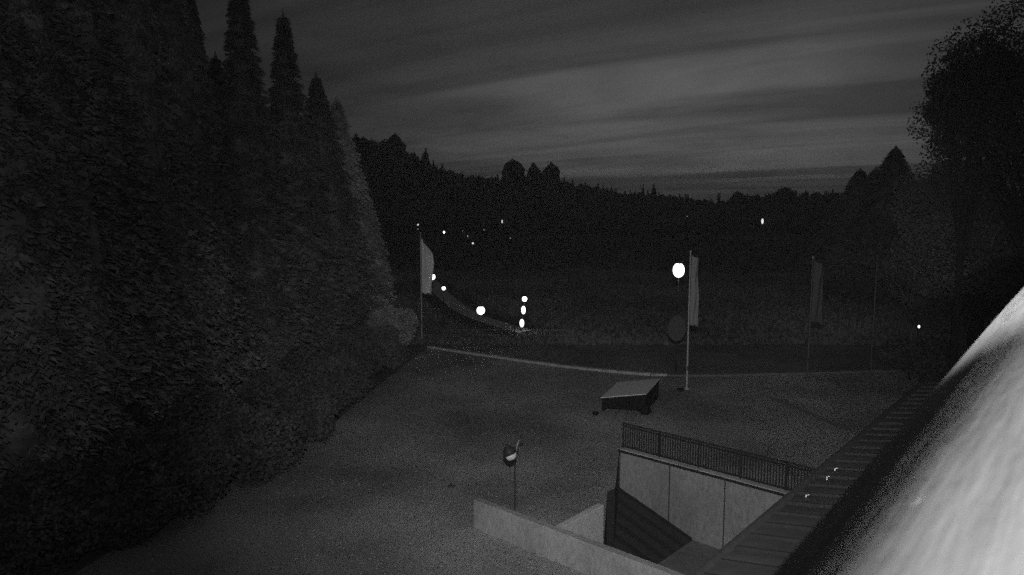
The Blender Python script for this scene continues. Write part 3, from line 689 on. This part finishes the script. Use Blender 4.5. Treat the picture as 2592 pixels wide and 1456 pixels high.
sky_tree(1078, 374, 380, 'cone', 3.6, 'pointed spruce breaking the descending left skyline')
sky_tree(1655, 462, 382, 'cone', 3.2, 'small spruce tip on the low skyline left of the notch')
sky_tree(1000, 338, 380, 'round', 5.0, 'rounded tree on the high left skyline')
sky_tree(1628, 468, 384, 'cone', 2.2, 'slim spruce tip beside the small one left of the notch')
sky_tree(1868, 484, 380, 'round', 5.0, 'rounded tree right of the notch in the skyline')
sky_tree(1985, 474, 380, 'round', 6.5, 'wide domed tree on the right hill skyline')
# darker scrub band between the far lamps and the meadow
sb = MB(); sv = []; r_ = np.random.default_rng(5)
sn = 9000; X_ = r_.uniform(-40, 95, sn); Y_ = 112 + r_.uniform(0, 70, sn) - X_ * .12
dd = r_.normal(size=(sn, 3)) * .5; dd[:, 2] *= .6
cc_ = np.stack([X_, Y_, r_.uniform(.05, .9, sn)], 1); tri_v = np.stack([cc_ + r_.normal(size=(sn, 3)) * .55, cc_ + r_.normal(size=(sn, 3)) * .55, cc_ + r_.normal(size=(sn, 3)) * .55], 1).reshape(-1, 3)
tag(link('scrub', mesh_np('scrub', tri_v, np.arange(sn * 3).reshape(sn, 3), M['forest'])), 'dark rough scrub between the lamps and the mown meadow', None, None, 'stuff')
# loose stones on the yard
pit_xy = [(p.x, p.y) for p in pit]
for nm, mm, cnt in (('pale_gravel', M['kerb'], 9000), ('dark_gravel', M['verge'], 9000)):
    sx, sy = r_.uniform(-12, 26, cnt), 20 + 30 * r_.uniform(0, 1, cnt) ** 1.1
    keep = [i_ for i_ in range(cnt) if not inpoly(sx[i_], sy[i_], pit_xy) and inpoly(sx[i_], sy[i_], yard_poly)]
    sx, sy = sx[keep], sy[keep]; k_ = len(sx); a_ = r_.uniform(0, 6.28, k_); sz = r_.uniform(.012, .04, k_)
    q_ = [np.stack([sx + sz * np.cos(a_ + d_), sy + sz * np.sin(a_ + d_), np.zeros(k_)], 1) for d_ in (0, 2.1, 4.2)] + [np.stack([sx, sy, sz * .9], 1)]
    b4 = np.arange(k_)[:, None] * 4; ff_ = np.concatenate([b4 + [0, 1, 3], b4 + [1, 2, 3], b4 + [2, 0, 3]])
    tag(link('gravel', mesh_np(nm, np.stack(q_, 1).reshape(-1, 3), ff_, mm)), nm.replace('_', ' ') + ' strewn over the yard', None, None, 'stuff')
# grass tufts roughening the near meadow
gn = 26000; X_ = r_.uniform(-16, 45, gn); Y_ = 55 + r_.uniform(0, 1, gn) ** 1.4 * 50
ok = np.array([(Vector((x, y, 0)) - min(lane, key=lambda p: (p.x - x) ** 2 + (p.y - y) ** 2)).xy.length > 3.2 for x, y in zip(X_[::1], Y_[::1])]); X_, Y_ = X_[ok], Y_[ok]; gn = len(X_)
cc_ = np.stack([X_, Y_, np.full(gn, -.08)], 1); a_ = r_.uniform(0, 6.28, gn); w_ = .12
tv = np.stack([cc_ + np.stack([np.cos(a_) * w_, np.sin(a_) * w_, 0 * a_], 1), cc_ - np.stack([np.cos(a_) * w_, np.sin(a_) * w_, 0 * a_], 1), cc_ + np.stack([r_.normal(size=gn) * .08, r_.normal(size=gn) * .08, r_.uniform(.12, .38, gn)], 1)], 1).reshape(-1, 3)
tag(link('grass', mesh_np('grass', tv, np.arange(gn * 3).reshape(gn, 3), M['ground'])), 'rough grass of the meadow beyond the kerb', None, None, 'stuff')

# ================================================================ THIN HAZE added to lift the blacks
hm = bpy.data.materials.new('haze'); hm.use_nodes = True; t = hm.node_tree; t.nodes.remove(t.nodes['Principled BSDF'])
pv = t.nodes.new('ShaderNodeVolumePrincipled'); pv.inputs['Color'].default_value = (.9, .9, .9, 1); pv.inputs['Density'].default_value = .00035; pv.inputs['Anisotropy'].default_value = .2
t.links.new(pv.outputs[0], t.nodes['Material Output'].inputs['Volume'])
tag(MB().box(-1950, 1950, -60, 3300, -66, 60).build('haze', hm), kind='stuff')
